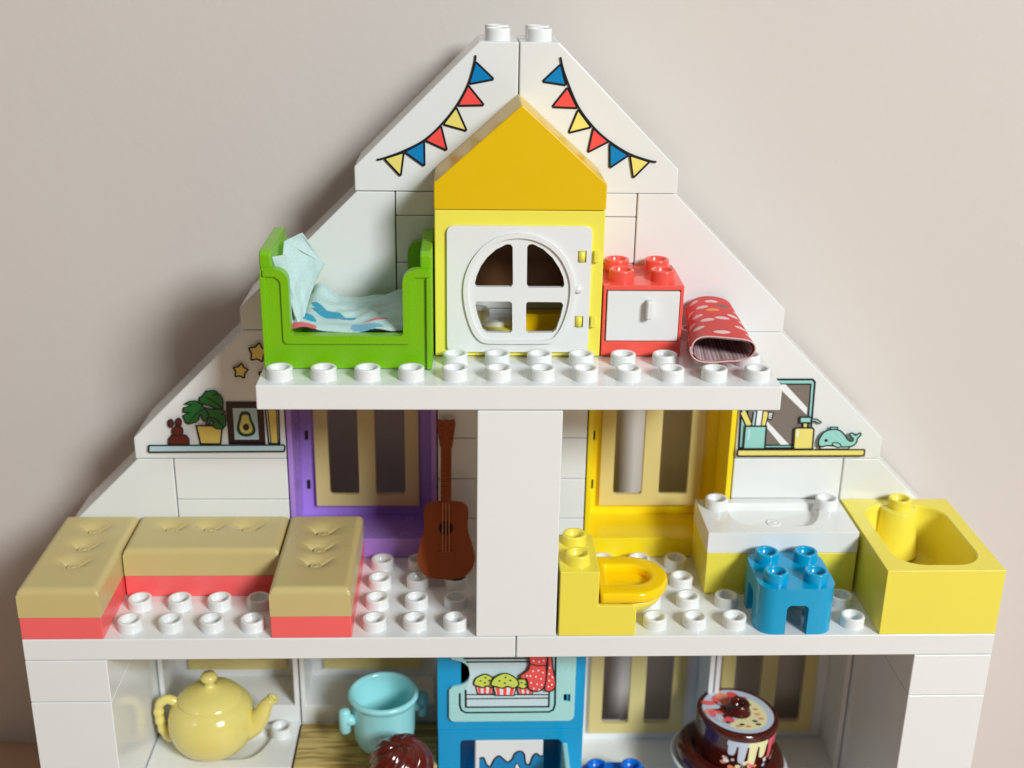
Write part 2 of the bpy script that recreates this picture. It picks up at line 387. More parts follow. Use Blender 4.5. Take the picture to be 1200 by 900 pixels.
door = MB(); door.prism(rrect(-1.7, 1.69, 6.75, 9.84, .16), holes+ch, 'XZ', YD-.02, 2.06, 'white')
do = door.build('door', dfo, 0.02)
MB().prism(ring_s, [scl(ring_s, .915, .925)], 'XZ', YD-.09, YD-.015, 'white').build('oval_window_rim', do, 0.03)
MB().lathe([(.06, 0), (.09, 0), (.1, .02), (.1, .035), (.0005, .04)], (1.4, YD-.02, 8.33), 'white', 20, xf=Matrix.Rotation(math.pi/2, 3, 'X')).build('latch_button', do, 0)
for x, z in clips:
    MB().tube([(x, 1.97, z-.13), (x, 1.97, z+.13)], .085, 'pale_yellow', 14).build('hinge_clip', dfo, 0)
    MB().box(x+.27, x+.4, 1.88, 2.02, z-.14, z+.14, 'pale_yellow').build('hinge_lug', dfo, 0.03)

# prints on the house
def bunting(parent, y, crop, string, pens):
    P = Print(y); P.crop(*crop)
    for pts, m in pens:
        Q = [Vector(P.w(p)) for p in pts]; out = []
        for i in range(3):   # slightly rounded tips
            a, b_, c = Q[i-1], Q[i], Q[(i+1) % 3]
            out += [tuple(b_+(a-b_)*.06), tuple(b_+(c-b_)*.06)]
        P.fill(out, m, True); P.line(out, .05, True, raw=True)
    P.line(smoothpath([P.w(p) for p in string], False, 6), .05, raw=True)
    return P.done('bunting_print', parent)
bunting(top_l, 3.994, (400, 50, 4.736), [(745, 68), (740, 110), (705, 230), (640, 350), (555, 455), (460, 540), (345, 600), (235, 640), (197, 648)],
        [([(745, 105), (848, 203), (708, 230)], 'p_blue'), ([(703, 235), (793, 347), (645, 350)], 'p_red'), ([(638, 357), (697, 490), (565, 453)], 'p_yellow'),
         ([(553, 460), (587, 598), (465, 542)], 'p_red'), ([(460, 545), (462, 685), (350, 605)], 'p_blue'), ([(347, 607), (330, 740), (238, 642)], 'p_yellow')])
bunting(top_r, 3.994, (400, 0, 3), [(770, 200), (785, 260), (830, 370), (885, 445), (940, 495), (1012, 540), (1085, 565), (1107, 568)],
        [([(772, 225), (706, 287), (790, 300)], 'p_blue'), ([(795, 307), (740, 376), (830, 380)], 'p_red'), ([(832, 385), (798, 467), (878, 447)], 'p_yellow'),
         ([(885, 450), (866, 535), (940, 497)], 'p_red'), ([(943, 503), (943, 590), (1010, 545)], 'p_blue'), ([(1014, 545), (1025, 625), (1083, 568)], 'p_yellow')])
# shelf picture on the left panel
P = Print(3.994).crop(170, 420, 6.667)
P.shape([(940, 395), (1043, 395), (1052, 664), (968, 664)], 'p_white'); P.shape([(958, 395), (1028, 395), (1040, 664), (985, 664)], 'p_pot', .03)
P.shape([(635, 340), (920, 340), (938, 664), (660, 664)], 'p_dark', .03)
P.fill([(685, 386), (873, 386), (892, 632), (702, 632)], 'p_ice')
av = [(780, 415), (815, 425), (832, 480), (858, 540), (850, 585), (800, 604), (745, 590), (722, 545), (735, 480), (750, 425)]
P.shape(av, 'p_dkgreen', .03, True)
P.shape([(790+(x-790)*.75, 515+(y-515)*.8) for x, y in av], 'p_avo', .01, True)
P.fill(ell(791, 533, 25, 27), 'p_dark')
P.shape([(403, 522), (560, 522), (604, 530), (592, 664), (437, 664)], 'p_pot')
def leaf(pts): P.shape(pts, 'p_green', .035)
leaf([(480, 515), (500, 440), (470, 380), (530, 395), (590, 390), (632, 415), (600, 432), (632, 440), (632, 520), (605, 548), (560, 545), (525, 520), (540, 490), (520, 478), (505, 515)])
leaf([(425, 345), (428, 300), (455, 285), (480, 250), (545, 246), (575, 268), (530, 283), (590, 280), (610, 320), (612, 388), (560, 385), (500, 360)])
leaf([(470, 385), (440, 350), (400, 325), (350, 330), (310, 350), (372, 358), (305, 380), (300, 412), (348, 418), (300, 440), (318, 490), (340, 507), (405, 490), (425, 470), (425, 440), (440, 432), (450, 470), (470, 490), (500, 440)])
P.line([(340, 500), (400, 430), (470, 385)], .025); P.line([(480, 300), (540, 330), (608, 385)], .025); P.line([(500, 450), (560, 470), (615, 530)], .025)
P.shape(ell(205, 500, 22, 32, 16), 'p_brown', .03); P.shape(ell(267, 492, 23, 34, 16), 'p_brown', .03)
P.shape([(190, 664), (190, 620), (215, 590), (270, 578), (325, 590), (350, 620), (350, 664)], 'p_brown', .03, False); P.shape(ell(260, 558, 43, 40, 20), 'p_brown', .03)
P.shape([(38, 670), (1088, 666), (1096, 680), (1092, 716), (42, 722), (34, 710)], 'p_ice')
P.crop(140, 360, 3.529)
def star(cx, cy2, r):
    pts = []
    for i in range(10):
        a = math.radians(-90+36*i+8); rr = r if i % 2 == 0 else r*.66; pts.append((cx+rr*math.cos(a), cy2+rr*math.sin(a)))
    P.shape(pts, 'p_pot', .045, True)
star(503, 259, 31); star(575, 183, 40); star(610, 280, 34)
P.done('shelf_print', low_l)
# mirror and wash shelf picture on the right panel
P = Print(3.994).crop(850, 430, 6.316)
P.shape([(100, 600), (130, 92), (645, 92), (662, 112), (622, 600)], 'p_teal', .055)
P.shape([(148, 578), (178, 126), (632, 126), (598, 578)], 'p_grey', .04)
P.fill([(370, 128), (445, 128), (604, 300), (600, 352)], 'p_white'); P.fill([(205, 328), (240, 328), (470, 572), (410, 574)], 'p_white')
for a, b_, c, m in (((130, 330), (175, 430), 0, 'p_yellow'), ((230, 330), (215, 430), 0, 'p_ice'), ((300, 330), (272, 430), 0, 'p_yellow'), ((255, 320), (240, 430), 0, 'p_white')):
    P.line([a, b_], .2, m='ink'); P.line([a, b_], .13, m=m)
P.shape([(318, 330), (352, 335), (340, 385), (312, 378)], 'p_white', .03); P.line([(325, 350), (345, 352)], .02); P.line([(320, 365), (342, 367)], .02)
P.shape([(145, 433), (300, 433), (288, 600), (130, 600)], 'p_teal'); P.fill([(168, 455), (182, 455), (174, 530), (160, 530)], 'p_glass')
P.shape([(572, 405), (604, 405), (602, 445), (572, 445)], 'p_yellow', .03); P.line([(618, 405), (615, 440)], .03)
P.shape([(635, 378), (670, 378), (705, 402), (690, 414), (660, 395), (635, 396)], 'p_ice', .035)
P.shape([(550, 364), (632, 364), (630, 406), (546, 406)], 'p_teal')
P.shape([(520, 443), (640, 443), (650, 455), (638, 598), (505, 600), (500, 585), (508, 455)], 'p_yellow'); P.fill([(522, 462), (538, 462), (534, 505), (520, 505)], 'p_white')
P.shape([(685, 572), (700, 598), (900, 598), (925, 575), (800, 560)], 'p_white', .035)
P.shape([(772, 435), (825, 437), (822, 462), (770, 458)], 'p_teal', .035)
P.shape([(683, 565), (690, 520), (725, 472), (780, 452), (835, 458), (872, 490), (900, 528), (928, 540), (938, 522), (912, 490), (930, 478), (958, 495), (985, 478), (996, 492), (970, 520), (962, 550), (930, 575), (870, 582), (800, 575), (740, 572), (710, 580)], 'p_teal', .04, True)
P.shape(smoothpath([(782, 560), (800, 548), (835, 555), (848, 575), (830, 585), (800, 575)], True, 3), 'p_teal', .03)
P.fill(ell(738, 533, 12, 11, 12), 'ink')
P.shape([(86, 602), (1018, 600), (1022, 612), (1016, 646), (90, 648), (82, 636)], 'p_yellow')
P.done('bathroom_print', low_r)

# ------------------------------------------------------------------ top floor
# green bed
B = thing('toy_bed', 'bright green toy bed with high end boards at the left end of the top floor', 'bed', (-4, 2.5, 6.6))
def side_panel(y0, y1, yr):
    x0, x1, zb, zt, zn, nx0, nx1 = -5.93, -2.05, 6.62, 9.02, 7.44, -5.28, -2.7
    def U(x0, x1, zb, zt, zn, nx0, nx1, r):
        P = [(x0, zb), (x1, zb), (x1, zt-.06), (x1-.04, zt)]
        for i in range(6): t = math.radians(90+90*i/5); P.append((nx1+r+r*math.cos(t), zt-r+r*math.sin(t)))
        for i in range(4): t = math.radians(0-90*i/3); P.append((nx1-.08+.08*math.cos(t), zn+.08+.08*math.sin(t)))
        for i in range(4): t = math.radians(270-90*i/3); P.append((nx0+.08+.08*math.cos(t), zn+.08+.08*math.sin(t)))
        for i in range(6): t = math.radians(0+90*i/5); P.append((nx0-r+r*math.cos(t), zt-r+r*math.sin(t)))
        P += [(x0+.04, zt), (x0, zt-.06)]
        return P
    m = MB(); m.prism(U(x0, x1, zb, zt, zn, nx0, nx1, .3), [], 'XZ', y0, y1, 'green'); o = m.build('side_panel', B, 0.03)
    if yr is not None:
        outer = U(x0, x1, zb, zt, zn, nx0, nx1, .3); r = .18
        # raised rim following the cut-out
        inner = [(nx0-r+.05, 8.9)]
        rim = [(nx0, 8.72), (nx0, zn+.06), (nx0+.06, zn), (nx1-.06, zn), (nx1, zn+.06), (nx1, 8.72)]
        rim = [(-5.85, 9.0), (-5.58, 9.0)] + [(nx0-.3+.3*math.cos(math.radians(a)), zt-.3+.3*math.sin(math.radians(a))) for a in (75, 60, 40, 20, 0)] + rim[1:5] + \
              [(nx1+.3+.3*math.cos(math.radians(a)), zt-.3+.3*math.sin(math.radians(a))) for a in (180, 160, 140, 120, 105)] + [(-2.42, 9.0), (-2.1, 9.0)]
        back = [(-2.1, 8.84), (-2.42, 8.84)] + [(nx1+.36+.18*math.cos(math.radians(a)), zt-.36+.18*math.sin(math.radians(a))) for a in (110, 140, 165, 180)] + \
               [(nx1+.18, zn-.12), (nx1+.12, zn-.2), (nx0-.12, zn-.2), (nx0-.18, zn-.12)] + [(nx0-.36+.18*math.cos(math.radians(a)), zt-.36+.18*math.sin(math.radians(a))) for a in (0, 15, 40, 70)] + [(-5.58, 8.84), (-5.85, 8.84)]
        MB().prism(rim+back, [], 'XZ', yr, y0+.01, 'green').build('panel_rim', o, 0.022)
        MB().box(-5.93, -5.8, yr, y0+.01, 6.63, 8.83, 'green').build('panel_rim', o, 0.02)
        MB().box(-2.16, -2.04, yr-.03, y0+.01, 6.63, 8.83, 'green').build('panel_rim', o, 0.02)
    return o
side_panel(1.08, 1.3, 1.02); side_panel(3.7, 3.95, None)
def end_board(x0, x1, nm):
    P = [(1.25, 6.62), (3.75, 6.62), (3.75, 9.28), (3.65, 9.38), (1.35, 9.38), (1.25, 9.28)]
    MB().prism(P, [], 'YZ', x0, x1, 'green').build(nm, B, 0.04)
end_board(-5.95, -5.68, 'headboard'); end_board(-2.3, -2.03, 'footboard')
MB().box(-5.7, -2.3, 1.3, 3.7, 6.7, 7.1, 'green').build('bed_base', B, 0.02)
# blanket: one cloth, painted print through a colour attribute
def cloth_material(name, rough=.9, weave=900, trans=0.25):
    m = simple(name, (1, 1, 1, 1), rough); nt, p, tc = tex_setup(m)
    a = nt.nodes.new('ShaderNodeAttribute'); a.attribute_name = 'dye'; nt.links.new(a.outputs['Color'], p.inputs['Base Color'])
    n = nt.nodes.new('ShaderNodeTexNoise'); n.inputs['Scale'].default_value = weave; n.inputs['Detail'].default_value = 2
    nt.links.new(tc.outputs['Object'], n.inputs['Vector'])
    mx = nt.nodes.new('ShaderNodeMix'); mx.data_type = 'RGBA'; mx.blend_type = 'MULTIPLY'; mx.inputs[0].default_value = .3
    nt.links.new(a.outputs['Color'], mx.inputs[6]); nt.links.new(n.outputs['Color'], mx.inputs[7]); nt.links.new(mx.outputs[2], p.inputs['Base Color'])
    bm_ = nt.nodes.new('ShaderNodeBump'); bm_.inputs['Strength'].default_value = .5; bm_.inputs['Distance'].default_value = .0005
    nt.links.new(n.outputs['Fac'], bm_.inputs['Height']); nt.links.new(bm_.outputs[0], p.inputs['Normal'])
    p.inputs['Sheen Weight'].default_value = .15
    return m
cloth_material('aqua_cloth'); cloth_material('red_cloth', weave=1100)
def dye(o, fn):
    at = o.data.color_attributes.new('dye', 'FLOAT_COLOR', 'POINT')
    for i in range(len(o.data.vertices)): at.data[i].color = fn(i)
def inell(x, y, cx, cy2, rx, ry, a=0):
    c, s_ = math.cos(a), math.sin(a); dx, dy = x-cx, y-cy2
    return ((dx*c+dy*s_)/rx)**2+((-dx*s_+dy*c)/ry)**2 < 1
aqua = rgb(198, 226, 226); teal_b = rgb(44, 160, 196); pinkr = rgb(226, 110, 116); paleblue = rgb(124, 186, 216)
NU, NV = 110, 90
def sheet(u, v):
    x = -5.36+u*2.98; y = 1.36+v*2.3
    back = [7.42, 7.86, 7.62, 7.56, 7.62, 7.74, 7.82]
    k = min(5, int(u*6)); t = u*6-k; t = t*t*(3-2*t); zb = back[k]*(1-t)+back[k+1]*t
    z = 7.5+.035*math.sin(u*9+1)+(zb-7.5)*(v**1.7)+.06*math.sin(u*7+v*5)*v*(1-v)*2+.05*math.exp(-((u-.12)/.1)**2)
    z += .03*math.sin(u*21+3*math.sin(v*6))*math.sin(v*15+2*u)+.02*abs(math.sin(u*8+v*13))+.012*math.sin(u*11-v*29)
    if v < .12: z -= (1-v/.12)**2*.06
    if u > .93: z -= ((u-.93)/.07)**2*.06
    return (x, y, z)
BL = thing('blanket', 'crumpled pale aqua cloth blanket with blue and pink print lying in the green bed', 'blanket', (-3.9, 2.4, 7.5))
b = MB(); b.grid(sheet, NU, NV, 'aqua_cloth'); o = b.build('blanket_sheet', BL, 0, fix=False, solid=.05)
def dsheet(i):
    u, v = (i % NU)/(NU-1), (i//NU)/(NV-1)
    if inell(u, v, .27, .42, .13, .10, -.3) or inell(u, v, .40, .35, .10, .07, 0) or inell(u, v, .19, .52, .05, .1, .5): return teal_b
    if inell(u, v, .10, .22, .13, .045, -.75): return teal_b
    if inell(u, v, .60, .07, .13, .08, -.1): return paleblue
    if inell(u, v, .66, .22, .10, .035, 0): return pinkr
    if inell(u, v, .08, .02, .13, .06, 0): return pinkr
    if inell(u, v, .84, .55, .07, .12, .3): return rgb(200, 226, 222)
    return aqua
dye(o, dsheet)
def fold(pts_a, pts_b, n1, n2, name, wob=.03):
    A = smoothpath(pts_a, False, 8); Bp = smoothpath(pts_b, False, 8)
    def f(u, v):
        i = u*(len(A)-1); k = min(len(A)-2, int(i)); t = i-k
        a = Vector(A[k]).lerp(Vector(A[k+1]), t); b2 = Vector(Bp[k]).lerp(Vector(Bp[k+1]), t)
        q = a.lerp(b2, v); q.y += wob*math.sin(u*6+v*9)+.035*math.sin(u*13+v*5)*math.sin(v*11+u*4)+.03*abs(math.sin(v*7-u*5))+.22*math.sin(math.pi*v)*(1-u*.3)*-1*.5; return q
    m_ = MB(); m_.grid(f, n1, n2, 'aqua_cloth'); o_ = m_.build(name, BL, 0, fix=False, solid=.04); dye(o_, lambda i: aqua); return o_
# upright fold standing at the head end; widths read from bottom to top
fold([(-5.2, 1.5, 7.5), (-5.38, 1.65, 8.1), (-5.52, 1.85, 8.8), (-5.52, 2.25, 9.36)], [(-5.1, 1.75, 7.5), (-4.98, 2.1, 8.0), (-4.8, 2.5, 8.45), (-4.66, 2.75, 8.68)], 60, 40, 'blanket_fold')
def tri_fold(p, q, r, name, bulge):
    p, q, r = Vector(p), Vector(q), Vector(r)
    def f(u, v):
        a = p.lerp(q, u); z = a.lerp(r, v); z.y += bulge*math.sin(math.pi*v)*math.sin(math.pi*u); return z
    m_ = MB(); m_.grid(f, 40, 40, 'aqua_cloth'); o_ = m_.build(name, BL, 0, fix=False, solid=.04); dye(o_, lambda i: rgb(204, 228, 228)); return o_
tri_fold((-5.52, 2.25, 9.36), (-4.66, 2.75, 8.68), (-5.12, 2.5, 9.5), 'blanket_fold', .07)
tri_fold((-5.68, 1.45, 9.2), (-5.36, 1.5, 9.24), (-5.3, 1.42, 7.6), 'blanket_fold', -.05)

# red bedside cabinet with drawer
C = thing('drawer_cabinet', 'red toy cabinet with a white drawer and four studs on top, beside the yellow door', 'cabinet', (3, 3, 6.6))
c = MB(); c.prism([(2.02, 6.62), (3.96, 6.62), (3.96, 8.4), (2.02, 8.4)], [[(2.1, 7.0), (3.88, 7.0), (3.88, 8.28), (2.1, 8.28)]], 'XZ', 2.02, 3.4, 'red')
c.box(2.02, 3.96, 3.4, 3.97, 6.62, 8.4, 'red'); co = c.build('cabinet_body', C, 0.03)
for x in (2.5, 3.5):
    for y in (2.5, 3.5): stud(co, x, y, 8.4, 'red')
dr = MB().box(2.12, 3.86, 1.98, 3.3, 7.02, 8.26).build('drawer', C, 0.025)
MB().box(3.04, 3.2, 1.74, 2.0, 7.62, 8.08).build('drawer_handle', dr, 0.05)

# red roll of spotted cloth
spots = [(.20, .09, 0), (.50, .14, 0), (.33, .27, 0), (.66, .24, 1), (.48, .36, 2), (.22, .46, 0), (.76, .46, 0), (.36, .60, 0), (.57, .56, 0), (.21, .74, 0), (.80, .73, 0), (.50, .90, 0), (.92, .55, 0), (.08, .3, 0), (.07, .6, 0), (.93, .85, 0), (.93, .3, 0)]
NR, NL = 240, 150
def roll(u, v):   # u round, v back to front
    a = u*2*math.pi*1.06-.25
    y = 3.75-v*2.95+.08*math.sin(a*2)*(v > .9)*(v-.9)*10
    cx = 4.95-.22*v; hw = .55+.17*v; hh = .34-.02*v; k = 1+.05*u
    zc = 7.24-.03*v+.04*(1-v)
    x = cx-hw*math.cos(a)*k; z = zc+hh*math.sin(a)*k*(1+.06*math.sin(a*2+1))
    z = max(z, 6.9+.012*math.cos(a*3))
    if v > .9: z += .03*math.sin(a*3)*(v-.9)*10
    return (x, y, z)
RO = thing('rolled_cloth', 'red rolled cloth with white teardrop spots lying at the right end of the top floor', 'cloth', (4.8, 2, 6.88))
b = MB(); b.grid(roll, NR, NL, 'red_cloth'); o = b.build('spotted_layer', RO, 0, fix=False)
md = o.modifiers.new('solid', 'SOLIDIFY'); md.thickness = .03*S; md.offset = -1
cl_red = rgb(222, 50, 44)
def droll(i):
    u, v = (i % NR)/(NR-1), (i//NR)/(NL-1)
    if v > .992: return rgb(236, 190, 190)
    s_ = (u-.06)/.42    # visible upper half mapped to 0..1
    for cx, cy2, k in spots:
        if inell(s_, v, cx, cy2, .098, .034): return (rgb(236, 206, 206), rgb(110, 100, 110), rgb(246, 150, 84))[k]
    for q in range(5):
        for r_ in range(6):
            if inell(s_, v, 1.15+q*.22, .1+r_*.16+(q % 2)*.08, .09, .032): return rgb(236, 206, 206)
    return cl_red
dye(o, droll)
def roll_in(u, v):
    x, y, z = roll(u, v); c_ = Vector((4.95-.22*v, y, 7.22)); q = c_+(Vector((x, y, z))-c_)*.925; q.y += .01; q.z = max(q.z, 6.945); return q
b = MB(); b.grid(roll_in, 120, 60, 'red_cloth'); o = b.build('lining', RO, 0, fix=False)
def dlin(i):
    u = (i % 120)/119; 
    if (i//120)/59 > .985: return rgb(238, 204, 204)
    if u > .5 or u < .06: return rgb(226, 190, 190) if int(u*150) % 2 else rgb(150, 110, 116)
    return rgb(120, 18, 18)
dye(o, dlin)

# ------------------------------------------------------------------ middle floor
def bench(x0, x1, y0, y1, label, tufts):
    T = thing('toy_bench', label, 'bench', ((x0+x1)/2, (y0+y1)/2, 0), 'tufted toy benches on the middle floor')
    g = .02
    MB().box(x0+g, x1-g, y0+g*.3, y1-g, 0.005, .6, 'coral').build('bench_base', T, 0.025)
    W, D, HT, r = x1-x0-2*g, y1-y0-2*g, 1.38, .17
    nu, nv = (int(W*44), int(D*44))
    def coords(n, L):
        e = [r*(1-math.cos(math.pi/2*i/8)) for i in range(8)]
        m = [r+(L-2*r)*i/(n) for i in range(n+1)]
        return e+m+[L-q for q in e[::-1]]
    xs, ys = coords(nu, W), coords(nv, D)
    def hgt(x, y):
        dx = min(x, W-x); dy = min(y, D-y)
        ex = max(0, r-dx); ey = max(0, r-dy); d = min(r, (ex**6+ey**6)**(1/6))
        z = HT-(r-math.sqrt(max(0, r*r-d*d)))*1.0
        z -= .02*(abs(x/W-.5)**2+abs(y/D-.5)**2)
        for tx, ty in tufts:
            ax, ay = x-(tx-x0-g), y-(ty-y0-g); q = math.hypot(ax, ay); th = math.atan2(ay, ax)
            if q < .8:
                z -= .12*math.exp(-(q/.2)**2)
                z -= .11*math.exp(-((ax/.34)**2+((ay-.14)/.26)**2))*(1 if ay > 0 else max(0, 1+ay*4))
                for sg in (-1, 1):   # two pleats running out sideways and back
                    t = (ax*sg*.87+ay*.5); d_ = abs(-ax*sg*.5+ay*.87)
                    if t > 0: z -= .06*math.exp(-(d_/.05)**2)*math.exp(-((t-.2)/.2)**2)
        return z
    vs = []; fs = []; n1, n2 = len(xs), len(ys)
    for y in ys:
        for x in xs: vs.append((x0+g+x, y0+g*.3+y, hgt(x, y)))
    for j in range(n2-1):
        for i in range(n1-1): fs.append((j*n1+i, j*n1+i+1, (j+1)*n1+i+1, (j+1)*n1+i))
    ring_ = [i for i in range(n1)]+[j*n1+n1-1 for j in range(1, n2)]+[(n2-1)*n1+i for i in range(n1-2, -1, -1)]+[j*n1 for j in range(n2-2, 0, -1)]
    L = len(ring_); prev = ring_
    for zz in (HT-r-.03, .66, .61):
        base = len(vs); vs += [(vs[k][0], vs[k][1], min(vs[k][2], zz)) for k in ring_]
        for i in range(L): j = (i+1) % L; fs.append((prev[i], base+i, base+j, prev[j]))
        prev = [base+i for i in range(L)]
    b = MB(); b.add(vs, fs, 'tan_plastic', True)
    cu = b.build('cushion', T, 0)
    for tx, ty in tufts:
        MB().lathe([(.0005, .03), (.07, .028), (.085, .008), (.1, .03), (.135, .036), (.155, .015), (.16, -.05)], (tx, ty, HT-.125), 'tan_plastic', 24).build('button', cu, 0)
    return T
bench(-12, -10, 0, 4, 'tan tufted bench with coral base at the far left edge of the middle floor', [(-11, 1.3), (-11, 2.2), (-11, 3.15)])
bench(-10, -6, 2, 4, 'wide tan tufted bench against the white wall, between the two other benches', [(-9.0, 3.25), (-8.0, 3.25), (-7.0, 3.25)])
bench(-6, -4, 0, 4, 'tan tufted bench with coral base in front of the purple window', [(-5, 1.3), (-5, 2.1), (-5, 3.0)])

# guitar
GU = thing('toy_guitar', 'small brown acoustic guitar leaning on the white wall beside the purple window', 'guitar', (-1.76, 2.3, .28))
Lg = 4.2; ang = math.atan2(1.5, 3.92)
def gxf(b):   # model: x across, z along, y thickness; leaned back
    R_ = Matrix.Rotation(-ang, 3, 'X')
    b.v = [tuple(R_ @ Vector(v)+Vector((-1.76, 2.3, .3))) for v in b.v]; return b
half = [(0, 0), (.3, .02), (.56, .12), (.73, .38), (.75, .62), (.68, .95), (.6, 1.2), (.57, 1.45), (.59, 1.7), (.56, 1.9), (.44, 2.0), (.2, 2.04)]
outl = smoothpath([(x, z) for x, z in half]+[(-x, z) for x, z in half[::-1][:-1]], True, 3)
b = MB(); b.prism(outl, [], 'XZ', 0, .34, 'guitar_wood'); gb = gxf(b).build('guitar_body', GU, 0.05, 3)
b = MB(); b.lathe([(.0005, 0), (.19, 0)], (0, -.006, 1.35), 'void', 24, xf=Matrix.Rotation(math.pi/2, 3, 'X')); gxf(b).build('sound_hole', gb, 0)
b = MB(); b.box(-.14, .14, -.06, .06, 1.85, 3.5, 'guitar_wood')
for k in range(11): b.box(-.145, .145, -.085, -.055, 2.0+k*.135, 2.03+k*.135, 'guitar_wood')
gxf(b).build('neck', GU, 0.015)
b = MB(); b.prism([(-.16, 3.45), (.16, 3.45), (.25, 4.1), (.2, 4.22), (.08, 4.17), (0, 4.21), (-.08, 4.17), (-.2, 4.22), (-.25, 4.1)], [], 'XZ', -.05, .1, 'guitar_wood'); hd = gxf(b).build('headstock', GU, 0.03)
for sx in (-1, 1):
    for k in range(3):
        b = MB(); b.lathe([(.0005, .05), (.035, .05), (.045, 0)], (sx*.12, -.05, 3.65+.17*k), 'guitar_wood', 12, xf=Matrix.Rotation(math.pi/2, 3, 'X')); gxf(b).build('tuning_peg', hd, 0)
for sx in (-.085, 0, .085):
    b = MB(); b.box(sx-.017, sx+.017, -.085, -.02, .72, 2.0, 'string_wood'); gxf(b).build('string', GU, 0)
b = MB(); b.box(-.24, .24, -.06, .01, .62, .74, 'guitar_wood'); gxf(b).build('bridge', gb, 0.02)

# toilet
T = thing('toy_toilet', 'pale yellow toy toilet with an orange-yellow seat beside the white pillar', 'toilet', (2, 1, 0))
b = MB(); b.prism([(1.04, .005), (2.94, .005), (2.94, .72), (2.86, .86), (2.0, .86), (2.0, 1.8), (1.04, 1.8)], [], 'XZ', .01, 1.98, 'bath_yellow'); tb = b.build('toilet_body', T, 0.03)
for y in (.5, 1.5): stud(tb, 1.5, y, 1.8, 'bath_yellow')
def dshape(x0, xc, yc, rx, ry, n=24): return [(x0, yc-ry)]+[(xc+rx*math.sin(math.pi*i/n), yc-ry*math.cos(math.pi*i/n)) for i in range(n+1)]+[(x0, yc+ry)]
b = MB()
bowl = [(1.0, .86), (.93, .7), (.78, .5), (.5, .36), (.0, .34)]
outer = dshape(2.6, 2.85, 1.0, .9, .92)
vs = []; fs = []; n = len(outer)
for k, z in bowl:
    for x, y in outer: vs.append((2.6+(x-2.6)*k, 1+(y-1)*(k*.98), z))
for q in range(len(bowl)-1):
    for i in range(n-1): fs.append((q*n+i, q*n+i+1, (q+1)*n+i+1, (q+1)*n+i))
b.add(vs, fs, 'bath_yellow', True); b.build('bowl', T, 0, solid=.04)
def even(P, n):
    L = [0]
    for i in range(len(P)): a_, c_ = P[i], P[(i+1) % len(P)]; L.append(L[-1]+math.hypot(c_[0]-a_[0], c_[1]-a_[1]))
    out = []; k = 0
    for i in range(n):
        t = L[-1]*i/n
        while L[k+1] < t: k += 1
        f = (t-L[k])/(L[k+1]-L[k]); a_, c_ = P[k], P[(k+1) % len(P)]; out.append((a_[0]+(c_[0]-a_[0])*f, a_[1]+(c_[1]-a_[1])*f))
    return out
NS = 96
so_ = dshape(2.05, 2.9, 1.0, .93, .985, 28); si_ = dshape(2.28, 2.88, 1.0, .5, .47, 28)
# pair the two outlines by angle round the seat's middle so the ring does not twist
def by_angle(P, n, c=(2.62, 1.0)):
    out = []
    for i in range(n):
        a_ = 2*math.pi*i/n; dx, dy = math.cos(a_), math.sin(a_); best = None
        for k in range(len(P)):
            p, q = P[k], P[(k+1) % len(P)]; ex, ey = q[0]-p[0], q[1]-p[1]; den = dx*ey-dy*ex
            if abs(den) < 1e-9: continue
            t = ((p[0]-c[0])*ey-(p[1]-c[1])*ex)/den; u = ((p[0]-c[0])*dy-(p[1]-c[1])*dx)/den
            if t > 0 and -1e-6 <= u <= 1+1e-6: best = t if best is None else max(best, t)
        out.append((c[0]+dx*best, c[1]+dy*best))
    return out
OA, IA = by_angle(so_, NS), by_angle(si_, NS)
def seat_ring(u, v):
    i = int(round(u*NS)) % NS; o_, n_ = OA[i], IA[i]; a_ = v*2*math.pi
    cxx, czz = math.cos(a_), math.sin(a_)
    k = .5+.5*math.copysign(abs(cxx)**.45, cxx); z = 1.035+.145*math.copysign(abs(czz)**.5, czz)
    return (n_[0]+(o_[0]-n_[0])*k, n_[1]+(o_[1]-n_[1])*k, z)
MB().grid(seat_ring, NS, 28, 'seat_orange', closed_u=True, closed_v=True).build('seat', T, 0)
b = MB(); b.prism(dshape(2.2, 2.85, 1.0, .62, .56, 20), [], 'XY', .865, .93, 'seat_orange'); b.build('bowl_floor', T, 0.02)

# recessed tops (sink, bath)
def recess(b, rect, loop, z, depth, slope, m, nsteps=6):
    """top sheet with a smooth-edged basin"""
    x0, x1, y0, y1 = rect
    outer = [(x0, y0), (x1, y0), (x1, y1), (x0, y1)]
    tr = tessellate_polygon([[Vector((p[0], p[1], 0)) for p in outer], [Vector((p[0], p[1], 0)) for p in loop]])
    fl = outer+list(loop); b.add([(p[0], p[1], z) for p in fl], [tuple(t) for t in tr], m, False)
    cx, cy2 = sum(p[0] for p in loop)/len(loop), sum(p[1] for p in loop)/len(loop)
    n = len(loop); vs = []; fs = []
    rr = min(.2, depth*.5)
    prof = [(0, 0), (.01, -.015), (.035, -.035)]+[(.04+slope*t/nsteps, -.04-(depth-rr-.04)*t/nsteps) for t in range(1, nsteps+1)]
    e0, d0 = prof[-1]
    prof += [(e0+rr*(1-math.cos(math.radians(a))), d0-rr*math.sin(math.radians(a))) for a in (22, 45, 67, 90)]
    for ins, dz in prof:
        for x, y in loop:
            L = math.hypot(x-cx, y-cy2); k = (L-ins)/L; vs.append((cx+(x-cx)*k, cy2+(y-cy2)*k, z+dz))
    for q in range(len(prof)-1):
        for i in range(n): j = (i+1) % n; fs.append((q*n+i, q*n+j, (q+1)*n+j, (q+1)*n+i))
    fs.append(tuple((len(prof)-1)*n+i for i in range(n)))
    b.add(vs, fs, m, True); return z+prof[-1][1]
